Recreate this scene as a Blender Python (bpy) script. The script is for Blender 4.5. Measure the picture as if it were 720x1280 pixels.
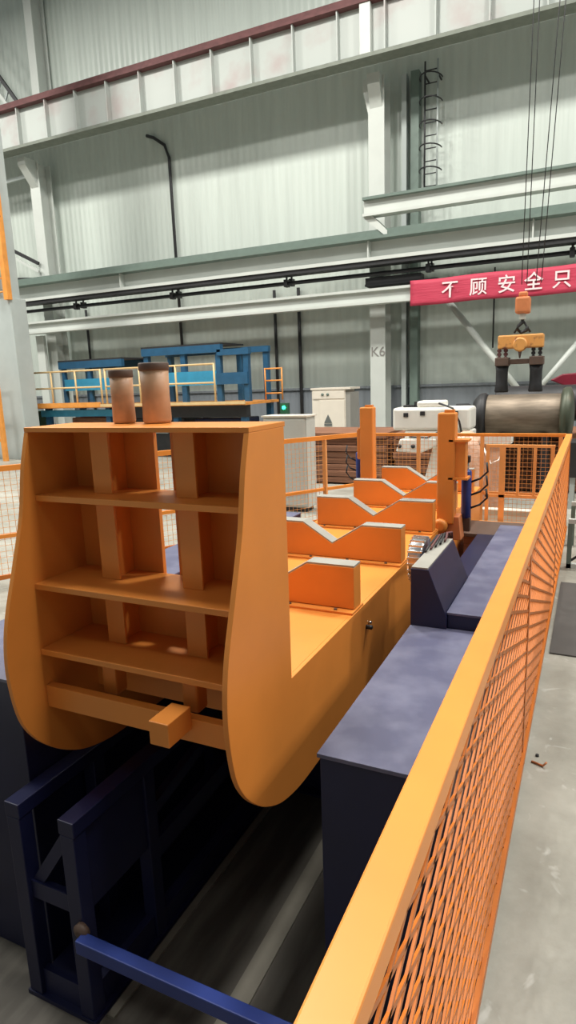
import bpy, bmesh, math, random
from mathutils import Vector, Matrix
random.seed(7)
S = bpy.context.scene
for o in list(bpy.data.objects): bpy.data.objects.remove(o)
COL = S.collection

# ------------------------------------------------------------------ camera
cam_d = bpy.data.cameras.new('camera'); cam = bpy.data.objects.new('camera', cam_d); COL.objects.link(cam)
F = 792.758
def _n(px, py):
    return Vector((px-360, 640-py, -F)).normalized()
mx = -_n(-1320, 537); my = _n(745, 462); mz = mx.cross(my).normalized(); my = mz.cross(mx)
cam.matrix_world = Matrix(((mx[0], mx[1], mx[2], 0), (my[0], my[1], my[2], 0), (mz[0], mz[1], mz[2], 1.78), (0, 0, 0, 1)))
cam_d.sensor_fit = 'VERTICAL'; cam_d.sensor_height = 36; cam_d.lens = F/1280*36
cam_d.clip_start = 0.05; cam_d.clip_end = 200
S.camera = cam
# ------------------------------------------------------------------ world and lamps
w = bpy.data.worlds.new('hall_air'); S.world = w; w.use_nodes = True
w.node_tree.nodes['Background'].inputs[0].default_value = (0.86, 0.95, 0.93, 1)
w.node_tree.nodes['Background'].inputs[1].default_value = 0.14
def area(x, y, z, sx, sy, p, col=(1, 0.97, 0.9), tilt=(0, 0, 0)):
    d = bpy.data.lights.new('high_bay_light', 'AREA'); d.shape = 'RECTANGLE'; d.size = sx; d.size_y = sy
    d.energy = p; d.color = col
    o = bpy.data.objects.new('high_bay_light', d); COL.objects.link(o); o.location = (x, y, z); o.rotation_euler = tilt
for lx in (-24, -15, -6, 3, 12):
    for ly, lp in ((-5, 60), (2.5, 470), (8.5, 940)):
        area(lx, ly, 13.5, 1.6, 1.6, lp)
S.view_settings.view_transform = 'Standard'; S.view_settings.look = 'None'
S.view_settings.exposure = 0.38; S.view_settings.gamma = 1; S.view_settings.use_curve_mapping = False

# ------------------------------------------------------------------ materials
def lin(c):
    return tuple(((v/255)/12.92 if v/255 <= 0.04045 else ((v/255+0.055)/1.055)**2.4) for v in c)
def mat(name, rgb, rough=0.5, metal=0.0, var=0.12, scale=6.0, bump=0.0, bscale=60, spec=0.5, rgb2=None, mix_lo=0.55, mix_hi=0.75, stretch=None, emit=None):
    m = bpy.data.materials.new(name); m.use_nodes = True
    nt = m.node_tree; b = nt.nodes['Principled BSDF']
    b.inputs['Roughness'].default_value = rough; b.inputs['Metallic'].default_value = metal
    b.inputs['Specular IOR Level'].default_value = spec
    c = lin(rgb)
    tc = nt.nodes.new('ShaderNodeTexCoord'); mp = nt.nodes.new('ShaderNodeMapping')
    nt.links.new(tc.outputs['Object'], mp.inputs[0])
    if stretch: mp.inputs['Scale'].default_value = stretch
    nz = nt.nodes.new('ShaderNodeTexNoise'); nz.inputs['Scale'].default_value = scale; nz.inputs['Detail'].default_value = 5
    nt.links.new(mp.outputs[0], nz.inputs[0])
    rp = nt.nodes.new('ShaderNodeValToRGB')
    nt.links.new(nz.outputs[0], rp.inputs[0])
    if rgb2:
        d = lin(rgb2); rp.color_ramp.elements[0].position = mix_lo; rp.color_ramp.elements[1].position = mix_hi
        rp.color_ramp.elements[0].color = (*c, 1); rp.color_ramp.elements[1].color = (*d, 1)
    else:
        rp.color_ramp.elements[0].position = 0.3; rp.color_ramp.elements[1].position = 0.7
        rp.color_ramp.elements[0].color = (*[v*(1-var) for v in c], 1); rp.color_ramp.elements[1].color = (*[min(1, v*(1+var)) for v in c], 1)
    nt.links.new(rp.outputs[0], b.inputs['Base Color'])
    if bump:
        n2 = nt.nodes.new('ShaderNodeTexNoise'); n2.inputs['Scale'].default_value = bscale; n2.inputs['Detail'].default_value = 4
        bp = nt.nodes.new('ShaderNodeBump'); bp.inputs['Strength'].default_value = bump; bp.inputs['Distance'].default_value = 0.02
        nt.links.new(mp.outputs[0], n2.inputs[0]); nt.links.new(n2.outputs[0], bp.inputs['Height']); nt.links.new(bp.outputs[0], b.inputs['Normal'])
    if emit:
        b.inputs['Emission Color'].default_value = (*lin(rgb), 1); b.inputs['Emission Strength'].default_value = emit
    return m
M = {}
M['orange'] = mat('orange_paint', (220, 138, 60), 0.42, var=0.07, scale=3)
M['rail'] = mat('yellow_orange_paint', (230, 142, 58), 0.4, var=0.05, scale=6)
M['mesh'] = mat('shaded_mesh_orange', (190, 104, 30), 0.45, var=0.06)  # darker than the rail; weak light on the mesh side is in the colour
M['gate'] = mat('gate_orange_paint', (236, 164, 96), 0.45, var=0.08)
M['navy'] = mat('navy_paint', (22, 26, 60), 0.42, var=0.15, scale=4)
M['navytop'] = mat('pale_navy_paint', (84, 86, 112), 0.45, rgb2=(116, 118, 140), scale=7, mix_lo=0.4, mix_hi=0.85)  # paler, patchy version of the navy for top faces
M['cyl'] = mat('blue_cylinder_paint', (42, 60, 128), 0.35)
M['white'] = mat('white_steel_paint', (196, 201, 196), 0.45, var=0.04, scale=2)
M['girder'] = mat('girder_paint', (178, 184, 180), 0.5, rgb2=(170, 158, 156), scale=1.2, mix_lo=0.5, mix_hi=0.75)
M['redrust'] = mat('rusty_rail', (98, 60, 60), 0.7, var=0.2)
M['teal'] = mat('grey_green_paint', (102, 118, 110), 0.5, var=0.08)
M['black'] = mat('black_rubber', (32, 33, 36), 0.6)
M['dark'] = mat('dark_steel', (52, 52, 54), 0.5, 0.3)
M['steel'] = mat('bare_steel', (128, 116, 102), 0.5, 0.6, var=0.2, scale=5, stretch=(1, 6, 6))
M['chrome'] = mat('bright_steel', (205, 205, 205), 0.2, 0.9)
M['pad'] = mat('grey_pad', (152, 150, 142), 0.6, var=0.1)
M['rust'] = mat('brown_billet', (112, 74, 54), 0.75, rgb2=(150, 104, 78), scale=5, stretch=(0.6, 4, 8), mix_lo=0.35, mix_hi=0.7)
M['roller'] = mat('brown_roller', (168, 130, 98), 0.5, rgb2=(206, 160, 126), scale=7, mix_lo=0.4, mix_hi=0.7)
M['rollercap'] = mat('dark_brown_cap', (84, 66, 56), 0.6)
M['cab'] = mat('cabinet_cream', (222, 214, 200), 0.45, var=0.03)
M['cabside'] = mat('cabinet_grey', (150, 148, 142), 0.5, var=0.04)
M['screen'] = mat('pale_grey_board', (190, 192, 186), 0.5, var=0.04)
M['blue'] = mat('teal_blue_paint', (36, 84, 118), 0.45, var=0.12)
M['bright_blue'] = mat('bright_blue_paint', (52, 140, 178), 0.45, var=0.1)
M['palerail'] = mat('faded_yellow_rail', (214, 182, 130), 0.5, var=0.08)
M['orangerail'] = mat('walkway_orange', (226, 150, 70), 0.5)
M['green'] = mat('dark_green_paint', (52, 92, 68), 0.5)
M['robot'] = mat('machine_white', (232, 230, 222), 0.4, var=0.03)
M['wrap'] = mat('pinkish_wrap', (214, 176, 152), 0.35, var=0.12, scale=9, bump=0.8, bscale=12)
M['banner'] = mat('banner_red', (188, 56, 82), 0.6, var=0.08, scale=3, bump=0.5, bscale=5, stretch=(0.5, 1, 5))
M['letter'] = mat('banner_white', (236, 214, 216), 0.6, var=0.02)
M['sign'] = mat('sign_grey', (96, 100, 98), 0.6)
M['ink'] = mat('stencil_paint', (130, 128, 124), 0.7, var=0.02)
M['lamp'] = mat('green_lamp', (40, 255, 170), 0.3, emit=6)
M['column'] = mat('column_grey', (176, 184, 182), 0.6, var=0.06, scale=2)
M['hook'] = mat('hook_orange_brown', (196, 120, 74), 0.5, var=0.15)
M['yoke'] = mat('lifting_yoke_ochre', (206, 146, 78), 0.5, rgb2=(110, 66, 50), scale=9, mix_lo=0.55, mix_hi=0.7)
M['matt'] = mat('dark_floor_plate', (82, 80, 78), 0.55, var=0.1)
M['drumend'] = mat('green_grey_steel', (74, 80, 66), 0.45, 0.3, rgb2=(110, 100, 84), scale=4)
M['edge'] = mat('dull_grey_paint', (118, 124, 114), 0.6)
M['pitstreak'] = mat('pit_light_streak', (120, 116, 106), 0.5)  # pale tone standing in for light reflected off the pit floor
M['maroon'] = mat('maroon_paint', (120, 24, 44), 0.45)

def floor_mat():
    m = bpy.data.materials.new('concrete_floor'); m.use_nodes = True; nt = m.node_tree; b = nt.nodes['Principled BSDF']
    tc = nt.nodes.new('ShaderNodeTexCoord')
    n1 = nt.nodes.new('ShaderNodeTexNoise'); n1.inputs['Scale'].default_value = 1.4; n1.inputs['Detail'].default_value = 8; n1.inputs['Roughness'].default_value = 0.65
    n2 = nt.nodes.new('ShaderNodeTexNoise'); n2.inputs['Scale'].default_value = 22; n2.inputs['Detail'].default_value = 6
    n3 = nt.nodes.new('ShaderNodeTexNoise'); n3.inputs['Scale'].default_value = 7; n3.inputs['Detail'].default_value = 3; n3.inputs['Distortion'].default_value = 1.5
    for n in (n1, n2, n3): nt.links.new(tc.outputs['Object'], n.inputs[0])
    r1 = nt.nodes.new('ShaderNodeValToRGB'); r1.color_ramp.elements[0].position = 0.3; r1.color_ramp.elements[1].position = 0.72
    r1.color_ramp.elements[0].color = (*lin((128, 126, 116)), 1); r1.color_ramp.elements[1].color = (*lin((176, 174, 164)), 1)
    nt.links.new(n1.outputs[0], r1.inputs[0])
    r2 = nt.nodes.new('ShaderNodeValToRGB'); r2.color_ramp.elements[0].position = 0.62; r2.color_ramp.elements[1].position = 0.72
    nt.links.new(n3.outputs[0], r2.inputs[0])
    mx_ = nt.nodes.new('ShaderNodeMixRGB'); mx_.blend_type = 'MIX'; mx_.inputs[2].default_value = (*lin((196, 196, 190)), 1)
    mul = nt.nodes.new('ShaderNodeMath'); mul.operation = 'MULTIPLY'
    nt.links.new(r2.outputs[0], mul.inputs[0]); nt.links.new(n2.outputs[0], mul.inputs[1])
    nt.links.new(mul.outputs[0], mx_.inputs[0]); nt.links.new(r1.outputs[0], mx_.inputs[1]); nt.links.new(mx_.outputs[0], b.inputs['Base Color'])
    b.inputs['Roughness'].default_value = 0.42
    bp = nt.nodes.new('ShaderNodeBump'); bp.inputs['Strength'].default_value = 0.25; bp.inputs['Distance'].default_value = 0.01
    nt.links.new(n2.outputs[0], bp.inputs['Height']); nt.links.new(bp.outputs[0], b.inputs['Normal'])
    return m
def clad_mat(name, rgb, rough):
    m = bpy.data.materials.new(name); m.use_nodes = True; nt = m.node_tree; b = nt.nodes['Principled BSDF']
    tc = nt.nodes.new('ShaderNodeTexCoord')
    wv = nt.nodes.new('ShaderNodeTexWave'); wv.bands_direction = 'X'; wv.inputs['Scale'].default_value = 1.6; wv.inputs['Distortion'].default_value = 0.0
    nt.links.new(tc.outputs['Object'], wv.inputs[0])
    mp = nt.nodes.new('ShaderNodeMapping'); mp.inputs['Scale'].default_value = (2.2, 1, 0.12); nt.links.new(tc.outputs['Object'], mp.inputs[0])
    nz = nt.nodes.new('ShaderNodeTexNoise'); nz.inputs['Scale'].default_value = 2.0; nz.inputs['Detail'].default_value = 6; nt.links.new(mp.outputs[0], nz.inputs[0])
    rp = nt.nodes.new('ShaderNodeValToRGB'); rp.color_ramp.elements[0].position = 0.3; rp.color_ramp.elements[1].position = 0.75
    c = lin(rgb)
    rp.color_ramp.elements[0].color = (*[v*0.93 for v in c], 1); rp.color_ramp.elements[1].color = (*[min(1, v*1.07) for v in c], 1)
    nt.links.new(nz.outputs[0], rp.inputs[0]); nt.links.new(rp.outputs[0], b.inputs['Base Color'])
    b.inputs['Roughness'].default_value = rough
    bp = nt.nodes.new('ShaderNodeBump'); bp.inputs['Strength'].default_value = 0.5; bp.inputs['Distance'].default_value = 0.03
    ad = nt.nodes.new('ShaderNodeMath'); ad.operation = 'ADD'; nt.links.new(wv.outputs['Fac'], ad.inputs[0]); nt.links.new(nz.outputs[0], ad.inputs[1])
    nt.links.new(ad.outputs[0], bp.inputs['Height']); nt.links.new(bp.outputs[0], b.inputs['Normal'])
    return m
M['floor'] = floor_mat()
M['clad'] = clad_mat('pale_wall_cladding', (198, 207, 200), 0.32)
M['dado'] = clad_mat('grey_wall_cladding', (122, 128, 134), 0.5)

# ------------------------------------------------------------------ mesh helpers (all coordinates in metres, world space)
def V(*a): return Vector(a)
class MB:
    def __init__(s): s.bm = bmesh.new()
    def box(s, a, b):
        x0, y0, z0 = a; x1, y1, z1 = b
        vs = [s.bm.verts.new(p) for p in ((x0,y0,z0),(x1,y0,z0),(x1,y1,z0),(x0,y1,z0),(x0,y0,z1),(x1,y0,z1),(x1,y1,z1),(x0,y1,z1))]
        for f in ((3,2,1,0),(4,5,6,7),(0,1,5,4),(1,2,6,5),(2,3,7,6),(3,0,4,7)): s.bm.faces.new([vs[i] for i in f])
        return s
    def bar(s, p, q, w, h, up=(0, 0, 1)):
        p = Vector(p); q = Vector(q); d = (q-p).normalized(); up = Vector(up)
        if abs(d.dot(up)) > 0.98: up = Vector((0, 1, 0))
        r = d.cross(up).normalized(); u = r.cross(d).normalized()
        c = [(-w/2, -h/2), (w/2, -h/2), (w/2, h/2), (-w/2, h/2)]
        A = [s.bm.verts.new(p+r*a+u*b) for a, b in c]; B = [s.bm.verts.new(q+r*a+u*b) for a, b in c]
        for i in range(4):
            j = (i+1) % 4; s.bm.faces.new((A[i], A[j], B[j], B[i]))
        s.bm.faces.new(A[::-1]); s.bm.faces.new(B); return s
    def tube(s, pts, r, n=12, r2=None):
        pts = [Vector(p) for p in pts]; rings = []
        for i, p in enumerate(pts):
            d = (pts[min(i+1, len(pts)-1)]-pts[max(i-1, 0)]).normalized()
            up = Vector((0, 0, 1)) if abs(d.z) < 0.9 else Vector((0, 1, 0))
            a = d.cross(up).normalized(); b = a.cross(d).normalized()
            rr = r if r2 is None else r+(r2-r)*i/(len(pts)-1)
            rings.append([s.bm.verts.new(p+(a*math.cos(t)+b*math.sin(t))*rr) for t in [2*math.pi*k/n for k in range(n)]])
        for A, B in zip(rings, rings[1:]):
            for i in range(n):
                j = (i+1) % n; f = s.bm.faces.new((A[i], A[j], B[j], B[i])); f.smooth = True
        s.bm.faces.new(rings[0][::-1]); s.bm.faces.new(rings[-1]); return s
    def lathe(s, base, axis, prof, n=24):
        base = Vector(base); ax = Vector(axis).normalized(); up = Vector((0, 0, 1)) if abs(ax.z) < 0.9 else Vector((0, 1, 0))
        a = ax.cross(up).normalized(); b = a.cross(ax).normalized(); rings = []
        for r, h in prof:
            rings.append([s.bm.verts.new(base+ax*h+(a*math.cos(t)+b*math.sin(t))*max(r, 0.0005)) for t in [2*math.pi*k/n for k in range(n)]])
        for A, B in zip(rings, rings[1:]):
            for i in range(n):
                j = (i+1) % n; f = s.bm.faces.new((A[i], A[j], B[j], B[i])); f.smooth = True
        s.bm.faces.new(rings[0][::-1]); s.bm.faces.new(rings[-1]); return s
    def prism(s, poly, axis, lo, hi):
        # poly: 2D points; axis 'x' -> (y,z), 'y' -> (x,z), 'z' -> (x,y)
        def P(a, b, t): return {'x': (t, a, b), 'y': (a, t, b), 'z': (a, b, t)}[axis]
        A = [s.bm.verts.new(P(a, b, lo)) for a, b in poly]; B = [s.bm.verts.new(P(a, b, hi)) for a, b in poly]
        n = len(poly)
        for i in range(n):
            j = (i+1) % n; s.bm.faces.new((A[i], A[j], B[j], B[i]))
        s.bm.faces.new(A[::-1]); s.bm.faces.new(B); return s
    def build(s, name, m, parent=None, bevel=0.0, root=None):
        bmesh.ops.recalc_face_normals(s.bm, faces=s.bm.faces)
        me = bpy.data.meshes.new(name)
        o = bpy.data.objects.new(name, me); COL.objects.link(o)
        if parent is not None:
            off = origin(parent); o.parent = parent
            for v in s.bm.verts: v.co -= off
        else:
            c = [v.co for v in s.bm.verts]
            off = Vector(((min(v.x for v in c)+max(v.x for v in c))/2, (min(v.y for v in c)+max(v.y for v in c))/2, min(v.z for v in c)))
            for v in s.bm.verts: v.co -= off
            o.location = off
        s.bm.to_mesh(me); s.bm.free(); me.materials.append(m if not isinstance(m, str) else M[m])
        if bevel:
            b = o.modifiers.new('bevel', 'BEVEL'); b.width = bevel; b.segments = 2; b.limit_method = 'ANGLE'
        return o
def origin(o):
    p = Vector(o.location)
    while o.parent: o = o.parent; p += Vector(o.location)
    return p
def tag(o, label=None, cat=None, group=None, kind=None):
    if label: o['label'] = label
    if cat: o['category'] = cat
    if group: o['group'] = group
    if kind: o['kind'] = kind
    return o
def thing(name, label, cat, loc, group=None):
    o = bpy.data.objects.new(name, None); COL.objects.link(o); o.location = loc; o.empty_display_size = 0.1
    return tag(o, label, cat, group)
def copy_tree(o, loc=None, parent=None):
    c = o.copy(); COL.objects.link(c); c.parent = parent
    if loc is not None: c.location = loc
    for ch in [x for x in bpy.data.objects if x.parent == o]: copy_tree(ch, None, c)
    return c
def text_obj(name, txt, m, size, loc, rot, parent, depth=0.004, align='CENTER', bold=0.0):
    cu = bpy.data.curves.new(name, 'FONT'); cu.body = txt; cu.size = size; cu.align_x = align; cu.align_y = 'CENTER'; cu.extrude = depth; cu.offset = bold
    t = bpy.data.objects.new('tmp', cu); COL.objects.link(t)
    bpy.context.view_layer.update()
    me = bpy.data.meshes.new_from_object(t.evaluated_get(bpy.context.evaluated_depsgraph_get()))
    bpy.data.objects.remove(t)
    Rm = Matrix.Rotation(rot[2], 4, 'Z') @ Matrix.Rotation(rot[1], 4, 'Y') @ Matrix.Rotation(rot[0], 4, 'X')
    me.transform(Matrix.Translation(Vector(loc)-origin(parent)) @ Rm)
    me.materials.clear(); me.materials.append(M[m])
    o = bpy.data.objects.new(name, me); COL.objects.link(o); o.parent = parent
    return o

# ================================================================== SETTING
PX0, PX1, PY0, PY1, PZ = -3.3, -0.262, -1.5, 6.8, -0.8
tag(MB().box((-45, -14, -0.9), (PX0, 17.2, 0)).box((PX1, -14, -0.9), (25, 17.2, 0)).box((PX0, -14, -0.9), (PX1, PY0, 0)).box((PX0, PY1, -0.9), (PX1, 17.2, 0)).box((PX0, PY0, -0.95), (PX1, PY1, PZ-0.01)).build('floor', 'floor'), kind='structure')
PITM = mat('shaded_pit_concrete', (78, 74, 68), 0.6, rgb2=(110, 106, 98), scale=2.5, stretch=(3, 0.5, 1), mix_lo=0.45, mix_hi=0.7)  # darker than the hall floor; shade under the machine is in the colour
tag(MB().box((PX0, PY0, -0.81), (PX1, PY1, PZ)).build('floor', PITM), kind='structure')
tag(MB().box((-45, 17, 1.5), (25, 17.2, 15)).build('wall_back', 'clad'), kind='structure')
tag(MB().box((-45, 16.95, 0), (25, 17.2, 1.5)).box((-45, 16.9, 1.5), (25, 17.0, 1.56)).build('trim_1', 'dado'), kind='structure')

def i_column(x, y0, z0, z1, label, w_=0.40, d=0.5):
    t = thing('steel_column', label, 'column', (x, y0, z0), 'steel columns along the back wall')
    MB().box((x-w_/2, y0, z0), (x+w_/2, y0+0.03, z1)).build('front_flange', 'white', t)
    MB().box((x-0.015, y0+0.03, z0), (x+0.015, y0+d, z1)).build('web', 'white', t)
    MB().box((x-w_/2, y0+d, z0), (x+w_/2, y0+d+0.03, z1)).build('rear_flange', 'white', t)
    return t
c1 = i_column(-5.10, 16.2, 0, 8.78, 'white steel column marked K6 in the middle of the back wall')
MB().prism([(16.0, 8.78), (16.0, 8.55), (16.2, 8.1), (16.2, 8.78)], 'x', -5.25, -4.95).build('top_bracket', 'white', c1)
MB().prism([(-5.42, 8.5), (-5.3, 8.0), (-5.3, 8.76), (-5.42, 8.76)], 'y', 16.2, 16.4).build('side_bracket', 'white', c1)
text_obj('marking', 'K6', 'ink', 0.34, (-5.09, 16.193, 2.42), (math.pi/2, 0, 0), c1)
c2 = i_column(-16.25, 16.2, 0, 8.75, 'white steel column by the left end of the back wall')
MB().prism([(15.75, 8.75), (15.75, 8.55), (16.2, 8.0), (16.2, 8.75)], 'x', -16.4, -16.1).build('top_bracket', 'white', c2)
i_column(-16.0, 16.4, 10.0, 14.9, 'white upper column rising above the big girder at the left', 0.3, 0.5)
t = i_column(-5.10, 16.4, 10.0, 14.9, 'white upper column above the big girder in the middle bay', 0.3, 0.5)

# grey trunking beside the middle column
t = thing('cable_trunking', 'grey cable trunking running up the wall beside the marked column', 'trunking', (-4.45, 16.9, 0))
MB().box((-4.62, 16.72, 0), (-4.50, 16.94, 8.9)).build('channel', 'column', t)
MB().box((-4.38, 16.66, 0), (-4.18, 16.94, 8.9)).build('cover', 'teal', t)

# big crane girder
def girder():
    t = thing('crane_girder', 'deep white crane girder with stiffeners and a rust-red rail on top', 'girder', (-10, 15.5, 8.8))
    x0, x1 = -34, 8
    MB().box((x0, 15.49, 8.9), (x1, 15.53, 9.92)).build('web', 'girder', t)
    MB().box((x0, 15.3, 8.82), (x1, 15.72, 8.9)).build('bottom_flange', 'edge', t)
    MB().box((x0, 15.3, 9.92), (x1, 15.72, 9.98)).build('top_flange', 'redrust', t)
    MB().box((x0, 15.42, 9.98), (x1, 15.56, 10.14)).build('crane_rail', 'redrust', t)
    k = 0; x = -30.4
    while x < 7:
        MB().box((x, 15.34, 8.9), (x+0.03, 15.49, 9.92)).build('stiffener', 'girder', t); x += 1.12
    MB().box((-5.2, 15.33, 8.9), (-4.95, 15.49, 9.92)).build('joint_plate', 'white', t)
    return t
girder()
# middle runway beam
t = thing('runway_beam', 'long white runway beam with grey-green top flange crossing the hall', 'beam', (-10, 15.6, 4.4))
MB().box((-17.0, 15.62, 4.6), (6, 15.66, 4.98)).build('web', 'white', t)
MB().box((-17.0, 15.3, 4.98), (6, 15.9, 5.05)).box((-17.0, 15.42, 5.05), (6, 15.8, 5.20)).build('top_flange', 'teal', t)
MB().box((-17.0, 15.4, 4.52), (6, 15.85, 4.6)).build('bottom_flange', 'white', t)
MB().box((-17.0, 15.44, 4.42), (6, 15.8, 4.52)).build('lower_rail', 'dark', t)
for x in (-12.6, -5.1, -1.4): MB().box((x, 15.42, 4.6), (x+0.03, 15.62, 4.98)).build('stiffener', 'white', t)
# lower white beam
t = thing('crossbeam', 'lower plain white beam carrying the red banner', 'beam', (-10, 15.6, 3.5))
MB().box((-17.2, 15.6, 3.6), (6, 15.64, 3.86)).build('web', 'white', t)
MB().box((-17.2, 15.5, 3.84), (6, 15.78, 3.90)).box((-17.2, 15.5, 3.54), (6, 15.78, 3.6)).build('flange', 'white', t)
# short upper beam with bracket
t = thing('crossbeam', 'short white upper beam starting at the middle column and running right', 'beam', (0, 15.4, 5.5))
MB().box((-5.17, 15.42, 5.56), (6, 15.46, 5.86)).build('web', 'white', t)
MB().box((-5.17, 15.3, 5.86), (6, 15.6, 5.92)).build('flange', 'teal', t)
MB().box((-5.17, 15.3, 5.5), (6, 15.6, 5.56)).build('flange', 'white', t)
MB().prism([(-5.2, 5.5), (-4.6, 5.0), (-4.6, 5.15), (-4.95, 5.5)], 'y', 15.4, 15.9).build('bracket', 'white', t)
# banner
t = thing('banner', 'red cloth banner with white Chinese characters hung along the beam', 'banner', (-1.5, 15.47, 3.4))
bm = MB(); N = 60
x0, x1 = -4.06, 3.4
for side in (0, 1):
    pass
g = []
for i in range(N+1):
    x = x0+(x1-x0)*i/N
    row = []
    for j in range(7):
        z = 3.41+0.57*j/6
        row.append(bm.bm.verts.new((x, 15.462+0.012*math.sin(i*0.9+j*0.5), z-0.012*math.sin(i*0.35))))
    g.append(row)
for i in range(N):
    for j in range(6):
        f = bm.bm.faces.new((g[i][j], g[i+1][j], g[i+1][j+1], g[i][j+1])); f.smooth = True
o = bm.build('cloth', 'banner', t); md = o.modifiers.new('thick', 'SOLIDIFY'); md.thickness = 0.008
for ch, x in zip('不顾安全只', (-3.13, -2.50, -1.89, -1.33, -0.76)):
    text_obj('character', ch, 'letter', 0.40, (x, 15.435, 3.68), (math.pi/2, 0, 0), t, bold=0.004)

# pipes
def pipe(y, z, label, r=0.05):
    t = thing('black_pipe', label, 'pipe', (-8, y, z), 'black pipes under the runway beam')
    MB().tube([(-17.0, y, z), (6, y, z)], r, 10).build('pipe', 'black', t)
    for x in (-14.6, -11.0, -7.4, -3.7, -0.6): MB().box((x-0.05, y-0.09, z-0.09), (x+0.05, y+0.09, z+0.09)).box((x-0.02, y-0.02, z+0.05), (x+0.02, y+0.02, 4.42 if y < 15.8 else z+0.2)).build('clamp', 'dark', t)
pipe(15.74, 4.26, 'thick black pipe right under the runway beam', 0.05)
pipe(16.05, 4.32, 'thinner black pipe nearer the wall behind the runway beam', 0.04)
t = thing('cable_box', 'dark cable box under the runway beam beside the middle column', 'box', (-4.3, 16.2, 4.05))
MB().box((-5.3, 15.85, 4.05), (-3.9, 16.18, 4.20)).build('box_body', 'dark', t, 0.01)
MB().box((-5.3, 15.82, 4.0), (-3.5, 16.19, 4.05)).build('tray', 'black', t)
# conduits on the wall
def conduit(x, pts, label, r=0.045, m='dark'):
    o = MB().tube(pts, r, 8).build('wall_conduit', m); return tag(o, label, 'conduit', 'dark conduits on the back wall')
conduit(-11.6, [(-12.35, 16.9, 9.0), (-12.1, 16.9, 8.9), (-11.75, 16.92, 8.65), (-11.62, 16.92, 8.3), (-11.6, 16.92, 0)], 'tall dark conduit bending under the girder, left half of the wall')
conduit(0, [(-8.35, 16.9, 4.3), (-8.35, 16.9, 0.3)], 'thin dark conduit above the green lamp')
conduit(0, [(-7.60, 16.9, 4.3), (-7.60, 16.9, 0.2)], 'dark conduit just left of the cream cabinet', 0.05)
conduit(0, [(-15.3, 16.9, 4.3), (-15.3, 16.9, 0.2)], 'dark conduit behind the blue platform at far left', 0.04)
conduit(0, [(-2.35, 16.9, 4.3), (-2.35, 16.9, 2.4)], 'short hanging conduit below the banner', 0.02)
o = MB().box((-16.62, 15.9, 0), (-16.3, 16.0, 3.5)).box((-16.48, 16.0, 0), (-16.44, 16.15, 3.5)).build('door_post', 'white'); tag(o, 'short white post under the lower beam at far left', 'post')
# caged ladder
t = thing('caged_ladder', 'thin dark caged ladder on the wall right of the middle column', 'ladder', (-4.3, 16.5, 5.9))
MB().tube([(-4.02, 16.6, 5.9), (-4.02, 16.6, 9.0)], 0.022, 6).build('rail', 'dark', t)
MB().tube([(-3.72, 16.6, 5.9), (-3.72, 16.6, 9.0)], 0.022, 6).build('rail', 'column', t)
for z in (6.2, 8.7):
    for x in (-4.02, -3.72): MB().bar((x, 16.6, z), (x, 17.0, z), 0.03, 0.03).build('wall_bracket', 'dark', t)
for k in range(11): MB().tube([(-4.02, 16.6, 6.0+k*0.28), (-3.72, 16.6, 6.0+k*0.28)], 0.013, 6).build('rung', 'dark', t)
for k in range(6):
    pts = [(-3.87+0.26*math.cos(a), 16.6-0.42*math.sin(a), 6.1+k*0.5) for a in [math.pi*j/10 for j in range(11)]]
    MB().tube(pts, 0.016, 6).build('cage_hoop', 'dark', t)
# hoist ropes
def ropes(x, xb, label):
    t = thing('hoist_rope', label, 'rope', (x, 12, 4), 'pairs of dark crane ropes')
    for d in (0, 0.07): MB().tube([(xb+d, 10.0, 3.0), (x+d, 10.0, 9.5)], 0.006, 6).build('rope', 'dark', t)
ropes(-0.98, -1.02, 'pair of dark crane ropes hanging straight down to the hook')
ropes(-0.55, -0.83, 'pair of slanting dark crane ropes right of the straight pair')
# diagonal bracing
t = thing('diagonal_brace', 'white V-shaped pipe brace on the wall behind the lifting yoke', 'brace', (-1.3, 15.4, 1.1))
MB().tube([(-3.3, 16.2, 3.5), (-1.42, 16.2, 1.1)], 0.075, 12).build('long_arm', 'white', t)
MB().tube([(-1.42, 16.2, 1.1), (-0.4, 16.2, 2.4)], 0.06, 12).build('short_arm', 'white', t)
MB().box((-1.54, 16.1, 0), (-1.3, 16.3, 1.1)).build('foot', 'white', t)
# left: diagonal lattice behind the girder
t = thing('lattice_brace', 'grey diagonal lattice brace above the girder at top left', 'brace', (-16.9, 16, 10.3))
MB().bar((-18.6, 16.1, 13.2), (-16.3, 16.1, 10.2), 0.08, 0.10).build('chord', 'dark', t)
MB().bar((-18.9, 16.1, 13.0), (-16.65, 16.1, 10.1), 0.08, 0.10).build('chord', 'white', t)
for k in range(9):
    a = k/9; b = (k+0.6)/9
    MB().bar((-18.6+2.3*a, 16.1, 13.2-3.0*a), (-18.9+2.25*b, 16.1, 13.0-2.9*b), 0.05, 0.05).build('lacing', 'column', t)
t = thing('lattice_brace', 'small diagonal brace left of the left column under the girder', 'brace', (-17, 16, 5))
MB().bar((-17.9, 16.1, 6.5), (-16.35, 16.1, 5.75), 0.08, 0.10).build('chord', 'dark', t)
MB().bar((-17.9, 16.1, 6.3), (-16.35, 16.1, 5.5), 0.08, 0.08).build('chord', 'white', t)
MB().bar((-17.9, 16.1, 8.3), (-16.4, 16.1, 8.35), 0.06, 0.10).build('strut', 'column', t)
MB().bar((-17.6, 16.1, 5.4), (-15.9, 16.1, 5.25), 0.04, 0.06).build('strut', 'dark', t)

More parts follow.
